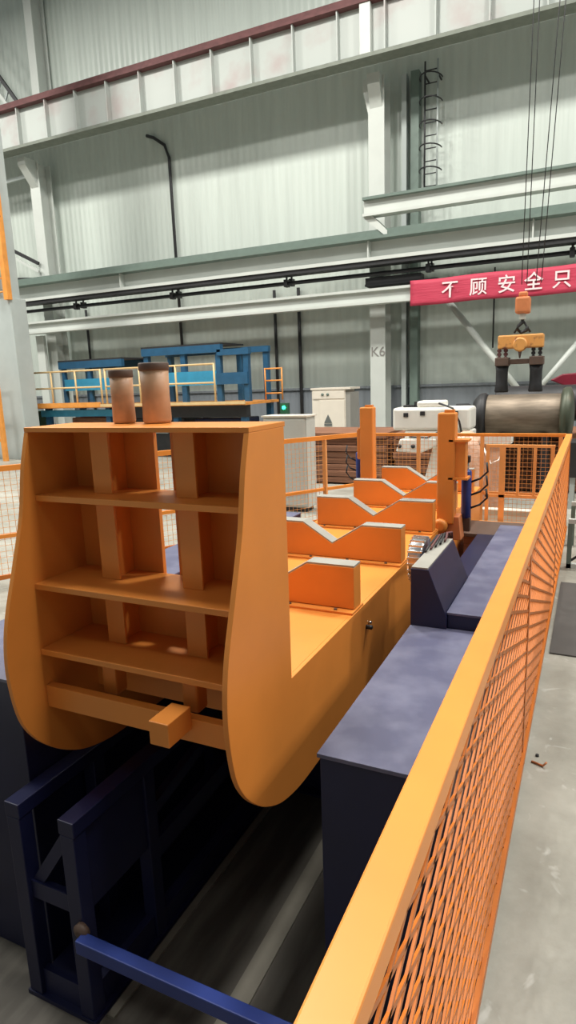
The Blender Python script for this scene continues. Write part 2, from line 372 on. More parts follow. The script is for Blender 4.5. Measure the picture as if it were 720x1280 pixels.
# grey crane column at the left edge with orange ladder rail
t = thing('crane_column', 'grey box column at the left edge with orange ladder rail', 'column', (-13.6, 12, 0))
MB().box((-14.5, 12.0, 0), (-13.27, 12.5, 4.05)).build('column_body', 'column', t, 0.01)
MB().box((-14.5, 12.2, 4.05), (-13.45, 12.5, 12)).build('upper_column', 'column', t, 0.01)
MB().box((-13.36, 11.9, 4.0), (-13.22, 12.04, 8.0)).build('ladder_rail', 'orangerail', t)
MB().box((-13.9, 11.9, 4.0), (-13.78, 12.04, 8.0)).build('ladder_rail', 'orangerail', t)
for k in range(12): MB().tube([(-13.84, 11.96, 4.2+k*0.32), (-13.3, 11.96, 4.2+k*0.32)], 0.02, 6).build('rung', 'orangerail', t)
for z in (5.9, 6.9, 7.6):
    pts = [(-13.55+0.4*math.cos(a), 11.9-0.5*math.sin(a), z) for a in [math.pi*j/10 for j in range(11)]]
    MB().tube(pts, 0.02, 6).build('cage_hoop', 'hook', t)
t = thing('ladder_gate', 'orange gate frame low at the left edge in front of the grey column', 'gate', (-13.8, 11.6, 0))
MB().box((-13.75, 11.6, 0), (-13.62, 11.68, 2.2)).build('gate_post', 'orangerail', t)
MB().box((-15, 11.6, 0), (-14.88, 11.68, 2.2)).build('gate_post', 'orangerail', t)
for z in (0.5, 1.3, 2.1): MB().box((-14.9, 11.62, z), (-13.7, 11.67, z+0.07)).build('crossbar', 'orangerail', t)

# ================================================================== BLUE PLATFORM
t = thing('service_platform', 'blue steel service platform with walkway against the back wall', 'platform', (-10.3, 13.2, 0))
def bpost(x, y, z0, z1, m='blue', s=0.10): MB().box((x-s/2, y-s/2, z0), (x+s/2, y+s/2, z1)).build('post', m, t)
MB().box((-13.9, 12.7, 1.28), (-7.1, 14.4, 1.34)).build('walkway_deck', 'orangerail', t)
MB().box((-13.9, 12.64, 1.30), (-11.3, 12.70, 1.42)).build('kick_board', 'orangerail', t)
MB().box((-11.3, 12.66, 1.30), (-7.1, 12.70, 1.37)).build('kick_board', 'palerail', t)
MB().box((-13.6, 12.9, 1.05), (-11.0, 13.1, 1.22)).build('edge_beam', 'bright_blue', t)
MB().box((-11.0, 12.9, 1.0), (-7.2, 13.1, 1.28)).build('edge_beam', 'dark', t)
for x in (-13.4, -11.3, -9.2, -7.3): bpost(x, 13.0, 0, 1.3, 'blue', 0.14); bpost(x, 14.3, 0, 1.3, 'blue', 0.14)
# left tower
for x in (-13.0, -12.1, -11.1): bpost(x, 13.3, 1.34, 2.45); bpost(x, 14.2, 1.34, 2.45)
MB().box((-13.1, 13.2, 2.3), (-10.95, 13.32, 2.48)).box((-13.1, 14.2, 2.3), (-10.95, 14.3, 2.48)).build('top_beam', 'blue', t)
MB().box((-13.1, 13.2, 2.48), (-10.95, 14.3, 2.52)).build('canopy', 'dark', t)
MB().box((-12.95, 13.22, 1.72), (-11.15, 13.30, 2.02)).build('side_panel', 'bright_blue', t)
# middle / right tower
for x, y in ((-10.2, 13.3), (-9.1, 13.3), (-8.1, 13.3), (-7.35, 13.3), (-10.2, 14.3), (-8.1, 14.3), (-7.35, 14.3)): bpost(x, y, 1.34, 2.58, 'blue', 0.13)
MB().box((-10.3, 13.2, 2.5), (-8.0, 13.34, 2.68)).box((-8.1, 13.2, 2.42), (-7.25, 13.34, 2.56)).build('top_beam', 'blue', t)
MB().box((-10.3, 14.2, 2.5), (-7.25, 14.34, 2.64)).build('top_beam', 'blue', t)
MB().box((-10.3, 13.2, 2.68), (-8.0, 14.34, 2.72)).build('canopy', 'dark', t)
MB().box((-10.15, 13.22, 1.75), (-8.15, 13.30, 2.08)).build('side_panel', 'bright_blue', t)
MB().box((-8.15, 13.20, 1.75), (-7.3, 13.28, 2.02)).build('side_panel', 'blue', t)
# walkway rails
for a, b, m in ((-13.75, -11.25, 'palerail'), (-11.1, -7.9, 'palerail')):
    for z in (1.8, 2.22): MB().tube([(a, 12.72, z), (b, 12.72, z)], 0.025, 6).build('handrail', m, t)
    n = int((b-a)/1.2)+1
    for k in range(n+1):
        x = a+(b-a)*k/n; MB().tube([(x, 12.72, 1.34), (x, 12.72, 2.24)], 0.025, 6).build('rail_post', m, t)
for z in (1.5, 1.8, 2.08): MB().tube([(-7.2, 13.9, z), (-6.75, 13.9, z)], 0.02, 6).build('handrail', 'orangerail', t)
for x in (-7.2, -6.75): MB().tube([(x, 13.9, 1.34), (x, 13.9, 2.1)], 0.02, 6).build('rail_post', 'orangerail', t)
# machinery boxes under the walkway
for (x0, x1, z1, m, lb) in ((-12.9, -11.5, 1.0, 'rust', 'rust-brown machine box under the left walkway'), (-10.8, -9.2, 0.98, 'dark', 'dark machine box under the middle walkway'), (-8.9, -7.5, 0.95, 'navy', 'navy machine box under the right walkway')):
    q = thing('machine_box', lb, 'machine box', ((x0+x1)/2, 13.6, 0), 'machine boxes under the walkway')
    MB().box((x0, 13.3, 0), (x1, 14.1, z1)).build('casing', m, q, 0.03)
    MB().box((x0+0.15, 13.27, z1-0.4), (x1-0.5, 13.30, z1-0.15)).build('cover_plate', 'column', q)
    MB().lathe((x1-0.3, 13.28, z1-0.3), (0, -1, 0), [(0.1, 0), (0.1, 0.05), (0.04, 0.06)], 16).build('hand_wheel', 'pad', q)
q = thing('green_bin', 'dark green bin beside the grey column', 'bin', (-14.0, 13.2, 0))
MB().prism([(-14.3, 0), (-14.0, 0), (-13.95, 1.15), (-14.4, 1.15)], 'y', 12.9, 13.5).build('bin_body', 'green', q, 0.02)
MB().box((-14.45, 12.85, 1.15), (-13.92, 13.55, 1.2)).build('rim', 'green', q)

# green lamp box on the conduit
t = thing('signal_lamp', 'green glowing signal lamp on a small box by the wall', 'lamp', (-7.55, 15.5, 0.9))
MB().box((-7.62, 15.5, 0.75), (-7.38, 15.62, 1.2)).build('housing', 'green', t, 0.01)
MB().lathe((-7.5, 15.5, 1.08), (0, -1, 0), [(0.05, 0), (0.05, 0.02), (0.02, 0.04)], 12).build('lens', 'lamp', t)
MB().tube([(-7.5, 15.58, 0.0), (-7.5, 15.58, 0.75)], 0.03, 8).build('pole', 'dark', t)

# cream control cabinet
t = thing('control_cabinet', 'cream control cabinet with warning triangle behind the steel plates', 'cabinet', (-5.1, 13.3, 0))
MB().box((-5.6, 13.0, 0.1), (-4.82, 13.6, 1.56)).build('body', 'cab', t, 0.01)
MB().box((-5.62, 12.98, 1.56), (-4.70, 13.62, 1.60)).build('roof', 'cab', t)
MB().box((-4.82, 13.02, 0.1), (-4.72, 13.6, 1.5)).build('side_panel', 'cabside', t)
MB().box((-5.42, 12.985, 0.12), (-4.84, 13.0, 1.34)).build('door', 'cab', t, 0.004)
MB().box((-5.57, 12.985, 1.37), (-4.84, 13.0, 1.54)).build('header_panel', 'cab', t)
for x in (-5.34, -5.22): MB().lathe((x, 12.985, 1.46), (0, -1, 0), [(0.03, 0), (0.03, 0.015), (0.01, 0.02)], 12).build('indicator', 'teal', t)
MB().prism([(-5.31, 0.85), (-5.13, 0.85), (-5.22, 1.03)], 'y', 12.975, 12.985).box((-5.31, 12.975, 0.78), (-5.13, 12.985, 0.83)).build('warning_sign', 'sign', t)
MB().box((-5.6, 13.0, 0), (-4.75, 13.6, 0.1)).build('plinth', 'dark', t)
# pale board
t = thing('pale_cabinet', 'pale grey cabinet behind the left fence', 'cabinet', (-3.75, 7.9, 0))
MB().box((-4.10, 7.8, 0.06), (-3.45, 8.1, 1.30)).build('body', 'screen', t, 0.008)
MB().box((-4.08, 7.785, 0.09), (-3.47, 7.8, 1.27)).build('door', 'screen', t, 0.004)
MB().box((-4.12, 7.78, 1.30), (-3.43, 8.12, 1.32)).build('top_cover', 'cab', t)
MB().box((-4.05, 7.82, 0), (-3.5, 8.08, 0.06)).build('plinth', 'dark', t)

# ================================================================== STACKED BROWN STEEL PLATES behind the fence
LBL = ['behind the left part of the back fence', 'behind the middle of the back fence', 'behind the right part of the back fence']
xs = [(-4.9, -3.0), (-2.95, -1.5), (-1.45, 0.1)]
posn = ['bottom', 'second from bottom', 'third from bottom', 'fourth from bottom', 'fifth from bottom', 'sixth from bottom', 'seventh from bottom', 'topmost']
for s, (a, b) in enumerate(xs):
    nl = 8
    for k in range(nl):
        dx = random.uniform(-0.03, 0.03); dy = random.uniform(-0.04, 0.04)
        z = 0.03+k*0.108
        o = MB().box((a+dx+0.03, 10.15+dy, z), (b+dx-0.03, 11.4+dy, z+0.098)).box((a+0.3, 10.2, z-0.012), (a+0.38, 11.3, z+0.002)).box((b-0.38, 10.2, z-0.012), (b-0.3, 11.3, z+0.002)).build('steel_slab', 'rust', None, 0.008)
        tag(o, 'brown steel slab, %s in the stack %s' % (posn[k], LBL[s]), 'steel slab', 'brown steel slabs stacked behind the fence')
for s, (a, b) in enumerate(xs):
    for k, x in enumerate((a+0.34, b-0.34)):
        pass

# ================================================================== WHITE MACHINE, STEEL DRUM, LIFTING YOKE
t = thing('hydraulic_unit', 'white boxy hydraulic unit behind the back fence beside the steel drum', 'machine', (-2.05, 9.2, 0))
MB().box((-2.62, 9.0, 1.02), (-1.52, 9.5, 1.34)).build('upper_casing', 'robot', t, 0.04)
MB().box((-2.28, 9.05, 1.34), (-1.9, 9.4, 1.43)).build('raised_cover', 'robot', t, 0.03)
MB().box((-2.45, 9.02, 0.86), (-1.95, 9.45, 1.02)).build('lower_casing', 'robot', t, 0.03)
MB().prism([(-2.56, 0.72), (-2.2, 0.70), (-1.98, 0.80), (-1.98, 0.90), (-2.5, 0.9)], 'y', 8.95, 9.4).build('jaw', 'robot', t, 0.02)
for x, z in ((-2.42, 1.24), (-2.18, 1.26), (-1.72, 1.26)): MB().box((x-0.035, 8.985, z-0.03), (x+0.035, 9.0, z+0.03)).build('port', 'dark', t, 0.006)
for x in (-2.5, -2.3): MB().lathe((x, 8.95, 0.8), (0, -1, 0), [(0.03, 0), (0.03, 0.02), (0.01, 0.03)], 12).build('bolt', 'dark', t)
MB().box((-2.5, 9.15, 1.34), (-2.32, 9.3, 1.37)).box((-2.34, 9.15, 1.34), (-2.30, 9.3, 1.42)).build('top_bracket', 'dark', t)
MB().tube([(-2.36, 8.97, 0.93), (-2.1, 8.95, 0.92), (-1.95, 8.94, 1.0), (-1.8, 8.96, 1.08)], 0.012, 8).build('hose', 'dark', t)
MB().tube([(-1.95, 8.98, 1.40), (-1.75, 8.95, 1.33), (-1.66, 8.95, 1.15), (-1.62, 8.96, 0.95)], 0.014, 8).build('hose', 'dark', t)
MB().box((-1.75, 9.1, 0.78), (-1.5, 9.4, 1.02)).build('side_block', 'robot', t, 0.02)
MB().prism([(-2.25, 0), (-1.45, 0), (-1.62, 0.78), (-1.9, 0.9), (-2.05, 0.8)], 'y', 9.1, 9.4).build('pedestal', 'robot', t, 0.02)
MB().box((-2.4, 9.05, 0), (-1.4, 9.5, 0.04)).build('base_plate', 'dark', t)

t = thing('wrapped_pump', 'pump wrapped in pinkish plastic sheet behind the right clamp post', 'pump', (-1.4, 8.2, 0))
prof = [(0.20, 0), (0.23, 0.1), (0.21, 0.3), (0.24, 0.5), (0.2, 0.7), (0.22, 0.85), (0.15, 1.0), (0.05, 1.06)]
MB().lathe((-1.42, 8.2, 0.02), (0, 0, 1), prof, 20).build('plastic_cover', 'wrap', t)
MB().box((-1.25, 8.1, 0.93), (-0.88, 8.35, 1.03)).build('junction_box', 'robot', t, 0.008)
MB().tube([(-1.2, 8.05, 0.9), (-1.1, 8.0, 0.7), (-1.0, 8.0, 0.75), (-0.95, 8.05, 0.93)], 0.012, 8).build('hose', 'robot', t)
MB().box((-1.2, 8.15, 0), (-1.0, 8.35, 0.95)).build('stand', 'wrap', t)

t = thing('steel_drum', 'large shiny steel drum lying behind the back fence at right', 'drum', (-0.9, 10, 0.6))
MB().lathe((-1.42, 9.9, 1.16), (1, 0, 0), [(0.30, 0), (0.31, 0.01), (0.31, 1.02), (0.30, 1.03)], 40).build('drum_shell', 'steel', t)
MB().lathe((-1.62, 9.9, 1.16), (1, 0, 0), [(0.10, 0), (0.25, 0.01), (0.32, 0.08), (0.34, 0.12), (0.34, 0.16), (0.31, 0.2)], 40).build('end_flange', 'dark', t)
MB().lathe((-0.42, 9.9, 1.16), (1, 0, 0), [(0.31, 0), (0.38, 0.02), (0.40, 0.06), (0.40, 0.12), (0.3, 0.16), (0.1, 0.18)], 40).build('end_flange', 'drumend', t)
MB().lathe((-1.9, 9.9, 1.22), (1, 0, 0), [(0.08, 0), (0.13, 0.02), (0.13, 0.2), (0.09, 0.28)], 24).build('shaft_end', 'black', t)
for x in (-1.2, -0.6): MB().prism([(9.6, 0), (10.2, 0), (10.15, 0.9), (9.9, 0.86), (9.65, 0.9)], 'x', x-0.05, x+0.05).build('cradle', 'dark', t)
q = thing('second_drum', 'dark drum resting behind the shiny steel drum', 'drum', (-0.5, 11.8, 0))
MB().lathe((-1.55, 11.8, 1.25), (1, 0, 0), [(0.28, 0), (0.3, 0.02), (0.3, 1.6), (0.28, 1.62)], 36).build('drum_shell', 'dark', q)
for x in (-1.3, -0.2): MB().prism([(11.5, 0), (12.1, 0), (12.05, 1.02), (11.8, 0.96), (11.55, 1.02)], 'x', x-0.05, x+0.05).build('cradle', 'dark', q)
q = thing('maroon_cover', 'maroon sheet metal cover at the right edge above the drums', 'cover', (0, 13, 0))
MB().prism([(-0.75, 1.62), (-0.55, 1.72), (0.9, 1.82), (0.9, 1.45), (-0.3, 1.42)], 'y', 12.8, 13.2).build('cover_panel', 'maroon', q, 0.02)
for x in (-0.2, 0.7): MB().box((x-0.04, 12.95, 0), (x+0.04, 13.05, 1.5)).build('leg', 'maroon', q)
q = thing('white_box', 'small white machine box at the right edge over the maroon cover', 'box', (-0.1, 13, 1.8))
MB().box((-0.32, 12.9, 1.82), (0.4, 13.1, 1.97)).build('box_body', 'robot', q, 0.02)
MB().box((-0.28, 12.92, 1.97), (0.3, 13.05, 2.06)).build('cap', 'column', q, 0.01)

# lifting yoke hanging from crane hook
t = thing('lifting_yoke', 'crane lifting yoke with two dark clamping pads hanging over the drum', 'lifting yoke', (-1.0, 10, 1.5))
MB().box((-1.31, 9.9, 2.12), (-0.69, 10.1, 2.31)).build('spreader', 'yoke', t, 0.02)
MB().lathe((-1.0, 9.9, 2.17), (0, -1, 0), [(0.10, 0), (0.10, 0.03), (0.08, 0.05)], 24).build('centre_boss', 'yoke', t)
MB().tube([(-1.0, 9.9, 2.12), (-1.0, 9.9, 1.98)], 0.035, 10, 0.01).build('pin', 'rollercap', t)
MB().box((-1.33, 9.93, 1.90), (-0.70, 10.07, 1.97)).build('crossbar', 'rollercap', t, 0.01)
for x in (-1.25, -0.78):
    for k in range(6):
        MB().lathe((x+(-1)**k*0.045, 10.0, 1.99+0.055*(k//2)), (0, 1, 0), [(0.028, -0.04), (0.03, 0), (0.028, 0.04)], 10).build('chain_link', 'redrust' if x < -1 else 'dark', t)
    MB().box((x-0.09, 9.88, 1.88), (x+0.10, 10.12, 2.0)).build('clamp_head', 'rollercap', t, 0.01)
    MB().lathe((x, 10.0, 1.50), (0, 0, 1), [(0.09, 0), (0.10, 0.02), (0.085, 0.12), (0.085, 0.3), (0.095, 0.38)], 20).build('clamp_pad', 'black', t)
t = thing('crane_hook', 'crane hook block with dark hook above the lifting yoke', 'hook', (-1.0, 10, 2.4))
MB().box((-1.09, 9.9, 2.60), (-0.89, 10.1, 2.83)).build('hook_block', 'hook', t, 0.03)
MB().box((-1.05, 9.95, 2.83), (-0.93, 10.05, 2.90)).build('sheave_housing', 'hook', t, 0.02)
MB().box((-1.03, 9.95, 2.52), (-0.95, 10.05, 2.60)).build('swivel_nut', 'white', t, 0.01)
MB().tube([(-0.99, 10, 2.53), (-0.99, 10, 2.48), (-1.04, 10, 2.44), (-1.06, 10, 2.39), (-1.0, 10, 2.34), (-0.93, 10, 2.37), (-0.92, 10, 2.42)], 0.026, 10).build('hook', 'black', t)
MB().tube([(-1.0, 10.02, 2.50), (-1.1, 10.02, 2.34)], 0.014, 8).tube([(-0.98, 10.02, 2.50), (-0.88, 10.02, 2.34)], 0.014, 8).build('sling_leg', 'black', t)

# ================================================================== TILTING MACHINE (orange L-shaped frame)
t = thing('tilting_cradle', 'large orange L-shaped tilting frame with V-blocks on its bed', 'machine', (-1.5, 3.0, 0.15))
near = [(1.80, 1.62), (1.76, 1.48), (1.725, 1.30), (1.66, 1.10), (1.60, 0.92), (1.575, 0.78), (1.575, 0.65), (1.60, 0.50), (1.65, 0.40), (1.72, 0.32), (1.80, 0.255), (1.90, 0.20), (2.0, 0.17), (2.12, 0.152), (2.3, 0.148)]
def smooth(p, k=4):
    out = []
    for i in range(len(p)-1):
        a, b, c, d = [Vector(p[min(max(j, 0), len(p)-1)]) for j in (i-1, i, i+1, i+2)]
        for q in range(k):
            u = q/k
            v = 0.5*((2*b)+(c-a)*u+(2*a-5*b+4*c-d)*u*u+(3*b-a-3*c+d)*u**3); out.append((v[0], v[1]))
    return out+[p[-1]]
near = smooth(near)
prof = near+[(6.6, 0.15), (6.6, 0.65), (2.05, 0.65), (2.06, 1.62)]
for xa, xb in ((-1.02, -1.0), (-2.0, -1.98)):
    MB().prism(prof, 'x', xa, xb).build('side_plate', 'orange', t, 0.002)
MB().box((-1.98, 2.05, 0.628), (-1.02, 6.6, 0.65)).build('bed_plate', 'orange', t)
MB().box((-2.0, 1.80, 1.62), (-1.0, 2.07, 1.638)).build('top_plate', 'orange', t, 0.002)
# back plate in two halves either side of the slot
MB().box((-1.98, 2.04, 0.45), (-1.565, 2.06, 1.62)).box((-1.565, 2.04, 0.45), (-1.485, 2.06, 0.93)).box((-1.485, 2.04, 0.45), (-1.02, 2.06, 1.62)).build('back_plate', 'orange', t)
for z, y in ((1.36, 1.80), (1.01, 1.745), (0.735, 1.735)):
    MB().box((-1.98, y, z-0.012), (-1.02, 2.04, z+0.012)).build('shelf', 'orange', t, 0.002)
def rib(xc):
    z = [(1.348, 1.62), (0.998+0.024, 1.348), (0.723+0.024, 0.998)]
    MB().box((xc-0.045, 1.90, 0.747), (xc+0.045, 1.912, 0.998)).box((xc-0.045, 1.90, 1.022), (xc+0.045, 1.912, 1.348)).box((xc-0.045, 1.90, 1.372), (xc+0.045, 1.912, 1.62)).box((xc-0.008, 1.91, 0.747), (xc+0.008, 2.04, 0.998)).box((xc-0.008, 1.91, 1.022), (xc+0.008, 2.04, 1.348)).box((xc-0.008, 1.91, 1.372), (xc+0.008, 2.04, 1.62)).build('rib', 'orange', t, 0.002)
    MB().box((xc-0.035, 1.83, 0.55), (xc+0.035, 1.90, 0.723)).build('rib_foot', 'orange', t, 0.008)
rib(-1.721); rib(-1.328)
MB().box((-1.98, 1.74, 0.49), (-1.02, 1.78, 0.585)).build('lower_beam', 'orange', t, 0.003)
MB().box((-1.345, 1.60, 0.545), (-1.262, 1.74, 0.635)).build('tube_stub', 'orange', t, 0.003)
for y in (3.2, 4.6, 6.0): MB().box((-1.98, y, 0.2), (-1.02, y+0.03, 0.628)).build('cross_member', 'orange', t)
# V blocks
def vblock(y, first=False):
    za, zt, zn = 0.665, 0.878, 0.752
    poly = [(-1.92, za), (-1.01, za), (-1.01, zt), (-1.26, zt), (-1.46, zn), (-1.66, zt), (-1.92, zt)]
    b = MB().prism(poly, 'y', y, y+0.10).build('v_block', 'orange', t, 0.003)
    # grey wear pad strip lying on the block's top outline
    tp = [(-1.92, zt), (-1.66, zt), (-1.46, zn), (-1.26, zt), (-1.01, zt)]
    pl = tp+[(x, z+0.009) for x, z in tp[::-1]]
    MB().prism(pl, 'y', y+0.002, y+0.098).build('wear_pad', 'pad', b)
    f = MB().box((-1.95, y-0.045, 0.65), (-1.003, y+0.12, 0.662)).build('foot_plate', 'orange', b, 0.002)
    for x in (-1.85, -1.6, -1.35, -1.1): MB().lathe((x, y-0.024, 0.662), (0, 0, 1), [(0.009, 0), (0.009, 0.006), (0.006, 0.008)], 8).build('bolt', 'rollercap', b)
for k in range(5): vblock(2.80+0.85*k)
# side boss with screw
MB().lathe((-1.0, 2.95, 0.52), (1, 0, 0), [(0.012, 0), (0.012, 0.03), (0.006, 0.035)], 10).build('side_pin', 'dark', t)
MB().tube([(-1.0, 2.99, 0.53), (-0.985, 2.99, 0.53)], 0.008, 8).build('side_pin', 'chrome', t)

# clamp posts with blue cylinders (separate swinging arms)
def clamp(x, y, label, side, clabel):
    q = thing('clamp_post', label, 'post', (x, y, 0.6), 'orange clamp posts')
    MB().box((x-0.065, y-0.05, 0.68), (x+0.065, y+0.06, 1.51)).build('post', 'orange', q, 0.012)
    MB().box((x-0.04+side*0.06, y-0.03, 1.02), (x+0.04+side*0.1, y+0.07, 1.30)).build('guide_block', 'orange', q, 0.006)
    for z in (1.02, 1.30): MB().box((x-0.03+side*0.05, y-0.05, z), (x+0.05+side*0.11, y+0.09, z+0.015)).build('collar_plate', 'orange', q)
    MB().lathe((x-0.03, y-0.07, 0.67), (0, -1, 0), [(0.05, -0.06), (0.055, 0), (0.055, 0.03), (0.03, 0.035)], 20).build('pivot_boss', 'orange', q)
    MB().prism([(x-0.1, 0.56), (x+0.12, 0.56), (x+0.10, 0.74), (x-0.06, 0.74)], 'y', y-0.04, y+0.1).build('pivot_bracket', 'hook', q, 0.006)
    MB().box((x-0.02, y-0.02, 1.51), (x+0.05, y+0.03, 1.53)).build('top_lug', 'orange', q)
    c = thing('hydraulic_cylinder', clabel, 'cylinder', (x+side*0.12, y, 0.7), 'blue hydraulic cylinders')
    cx = x+side*0.125; cy = y+0.12
    MB().lathe((cx, cy, 0.70), (0, 0, 1), [(0.03, 0), (0.038, 0.01), (0.038, 0.36), (0.03, 0.37)], 18).build('barrel', 'cyl', c)
    MB().tube([(cx, cy, 1.06), (cx, cy, 1.14)], 0.016, 10).build('rod', 'chrome', c)
    MB().box((cx-0.025, cy-0.025, 1.13), (cx+0.025, cy+0.025, 1.18)).build('clevis', 'dark', c, 0.004)
    MB().box((cx-0.035, cy-0.03, 0.60), (cx+0.035, cy+0.03, 0.71)).build('base_clevis', 'rollercap', c, 0.006)
    for k in range(3):
        z = 0.78+0.1*k
        MB().tube([(cx+side*0.03, cy, z), (cx+side*0.10, cy, z+0.03), (cx+side*0.15, cy+0.02, z+0.08), (cx+side*0.14, cy+0.03, z+0.15)], 0.008, 8).build('hose', 'black', c)
clamp(-0.965, 4.75, 'near orange clamp post at the right side of the bed', 1, 'blue hydraulic cylinder behind the near clamp post')
clamp(-1.93-0.0, 5.80, 'far orange clamp post at the left side of the bed', -1, 'blue hydraulic cylinder beside the far clamp post')

# bunches of hoses by the left of the bed
t = thing('hose_bundle', 'small bundle of dark hoses lying at the far left of the bed', 'hoses', (-2.1, 5.2, 0.6))
for k in range(5):
    MB().tube([(-2.16+0.03*k, 5.1+0.03*k, 0.6), (-2.14+0.03*k, 5.1, 0.72), (-2.08+0.03*k, 5.14, 0.76), (-2.04+0.02*k, 5.2, 0.68), (-2.04+0.02*k, 5.26, 0.6)], 0.008, 6).build('hose', ('black', 'redrust')[k % 2], t)
t = thing('hose_bundle', 'bundle of black hoses on the blue bracket by the near clamp post', 'hoses', (-0.78, 3.5, 0.8))
for k in range(5):
    MB().tube([(-0.735+0.012*k, 3.12+0.06*k, 0.90), (-0.735+0.012*k, 3.2+0.05*k, 0.912), (-0.75+0.01*k, 3.45+0.02*k, 0.905), (-0.78+0.01*k, 3.7+0.03*k, 0.84), (-0.84+0.01*k, 4.15, 0.72)], 0.006, 6).build('hose', ('black', 'redrust', 'dark')[k % 3], t)

# two brown rollers standing on the head
def rollr(x, y, r, h, label):
    q = thing('brown_roller', label, 'roller', (x, y, 1.64), 'brown rollers standing on the machine head')
    MB().lathe((x, y, 1.64), (0, 0, 1), [(r*0.92, 0), (r, 0.01), (r*0.96, h*0.5), (r, h-0.03)], 24).build('roller_body', 'roller', q)
    MB().lathe((x, y, 1.64+h-0.03), (0, 0, 1), [(r*1.0, 0), (r*1.05, 0.004), (r*1.05, 0.026), (r, 0.03)], 24).build('end_cap', 'rollercap', q)
rollr(-1.675, 2.01, 0.045, 0.205, 'shorter brown roller standing on the orange machine head')
rollr(-1.515, 2.01, 0.055, 0.225, 'taller brown roller standing on the orange machine head')

# ================================================================== BLUE SUPPORTS
def platform(x0, x1, ri, label):
    q = thing('support_beam', label, 'machine base', ((x0+x1)/2, 3.0, -0.8), 'navy machine base beams')
    MB().box((x0, 1.70, -0.8), (x1, 2.88, 0.585)).build('front_box', 'navy', q, 0.004)
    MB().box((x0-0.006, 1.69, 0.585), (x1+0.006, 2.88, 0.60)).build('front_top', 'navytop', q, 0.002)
    MB().box((x0, 2.88, -0.8), (x1, 4.8, 0.60)).build('rear_box', 'navy', q, 0.004)
    a, b = ri
    MB().box((a, 2.88, 0.60), (b, 4.8, 0.668)).build('raised_box', 'navy', q, 0.003)
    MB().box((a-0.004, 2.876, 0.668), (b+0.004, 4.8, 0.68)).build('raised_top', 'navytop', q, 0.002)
    return q
def ring(x, y, z, q):
    m = MB(); n = 22
    m.lathe((x, y, z), (1, 0, 0), [(0.02, 0.0), (0.115, 0.0), (0.123, 0.01), (0.123, 0.07), (0.115, 0.08), (0.02, 0.08)], 48)
    for k in range(n):
        a = 2*math.pi*k/n
        c = Vector((x+0.04, y+0.122*math.cos(a), z+0.122*math.sin(a)))
        m.bar(c-Vector((0.04, 0, 0)), c+Vector((0.04, 0, 0)), 0.012, 0.012)
    g = m.build('pivot_ring', 'chrome', q, 0.002); tag(g, 'bright toothed steel ring')
p = platform(-0.74, -0.33, (-0.572, -0.33), 'long navy steel base beam between the orange machine and the handrail')
MB().prism([(-0.745, 0.60), (-0.572, 0.60), (-0.572, 0.66), (-0.66, 0.885), (-0.745, 0.885)], 'y', 2.86, 3.46).build('pivot_bracket', 'navy', p, 0.003)
MB().box((-0.742, 2.865, 0.885), (-0.664, 3.455, 0.892)).build('bracket_top', 'pad', p)
MB().lathe((-0.625, 3.12, 0.76), (1, 0, 0.3), [(0.012, 0), (0.012, 0.01)], 10).build('grease_point', 'pad', p)
ring(-0.855, 3.32, 0.80, p)
p2 = platform(-2.75, -2.1, (-2.6, -2.2), 'long navy steel base beam on the far left side of the orange machine')
# left openwork support
t = thing('support_stand', 'dark navy openwork support frame under the left side of the machine', 'stand', (-1.9, 2.4, -0.8))
for y in (1.585, 2.02, 3.0, 4.2):
    for x in (-2.045, -1.755): MB().box((x-0.035, y-0.035, -0.78), (x+0.035, y+0.035, 0.08)).build('post', 'navy', t, 0.004)
MB().box((-2.09, 1.545, -0.8), (-1.71, 4.3, -0.78)).build('base_plate', 'navy', t)
for x in (-2.045, -1.755): MB().box((x-0.04, 1.55, 0.08), (x+0.04, 4.3, 0.145)).build('top_member', 'navy', t, 0.004)
for x in (-2.045, -1.755): MB().box((x-0.03, 2.05, -0.78), (x+0.03, 4.2, -0.68)).build('base_member', 'navy', t, 0.004)
MB().box((-1.775, 1.62, -0.30), (-1.735, 1.985, 0.08)).build('side_plate', 'navy', t, 0.003)
MB().box((-1.775, 1.62, -0.78), (-1.735, 1.985, -0.66)).build('side_plate', 'navy', t, 0.003)
MB().box((-2.01, 1.57, -0.30), (-1.79, 1.60, -0.22)).build('crossbar', 'navy', t)
MB().box((-2.01, 1.57, -0.78), (-1.79, 1.60, -0.66)).build('crossbar', 'navy', t)
MB().bar((-2.02, 1.6, -0.28), (-1.78, 1.6, 0.06), 0.04, 0.05).build('diagonal_brace', 'navy', t)
MB().bar((-1.755, 2.05, -0.15), (-1.755, 2.96, 0.04), 0.04, 0.06).build('diagonal_brace', 'navy', t)
MB().bar((-1.755, 2.05, -0.35), (-1.755, 2.96, -0.30), 0.05, 0.10).build('middle_rail', 'navy', t)
MB().bar((-1.755, 3.04, -0.70), (-1.755, 4.16, 0.04), 0.04, 0.06).build('diagonal_brace', 'navy', t)
MB().lathe((-1.72, 1.55, -0.33), (0, -1, 0), [(0.035, 0), (0.035, 0.02), (0.014, 0.03)], 12).build('valve', 'rollercap', t)
t = thing('pedestal', 'dark navy pedestal in the pit under the middle of the machine', 'pedestal', (-1.4, 3.5, -0.8))
MB().box((-1.75+0.07, 3.3, -0.78), (-1.2, 3.36, 0.15)).build('front_plate', 'navy', t, 0.004)
MB().box((-1.6, 3.36, -0.78), (-1.3, 3.8, 0.15)).build('core', 'navy', t, 0.004)
MB().box((-1.68, 3.25, -0.8), (-1.15, 3.9, -0.78)).build('base_plate', 'navy', t)
t = thing('tie_bar', 'navy tie bar crossing the pit from the openwork support under the handrail', 'bar', (-1.2, 1.52, -0.8))
MB().box((-1.71, 1.49, -0.385), (-0.40, 1.54, -0.325)).build('bar', 'cyl', t, 0.004)
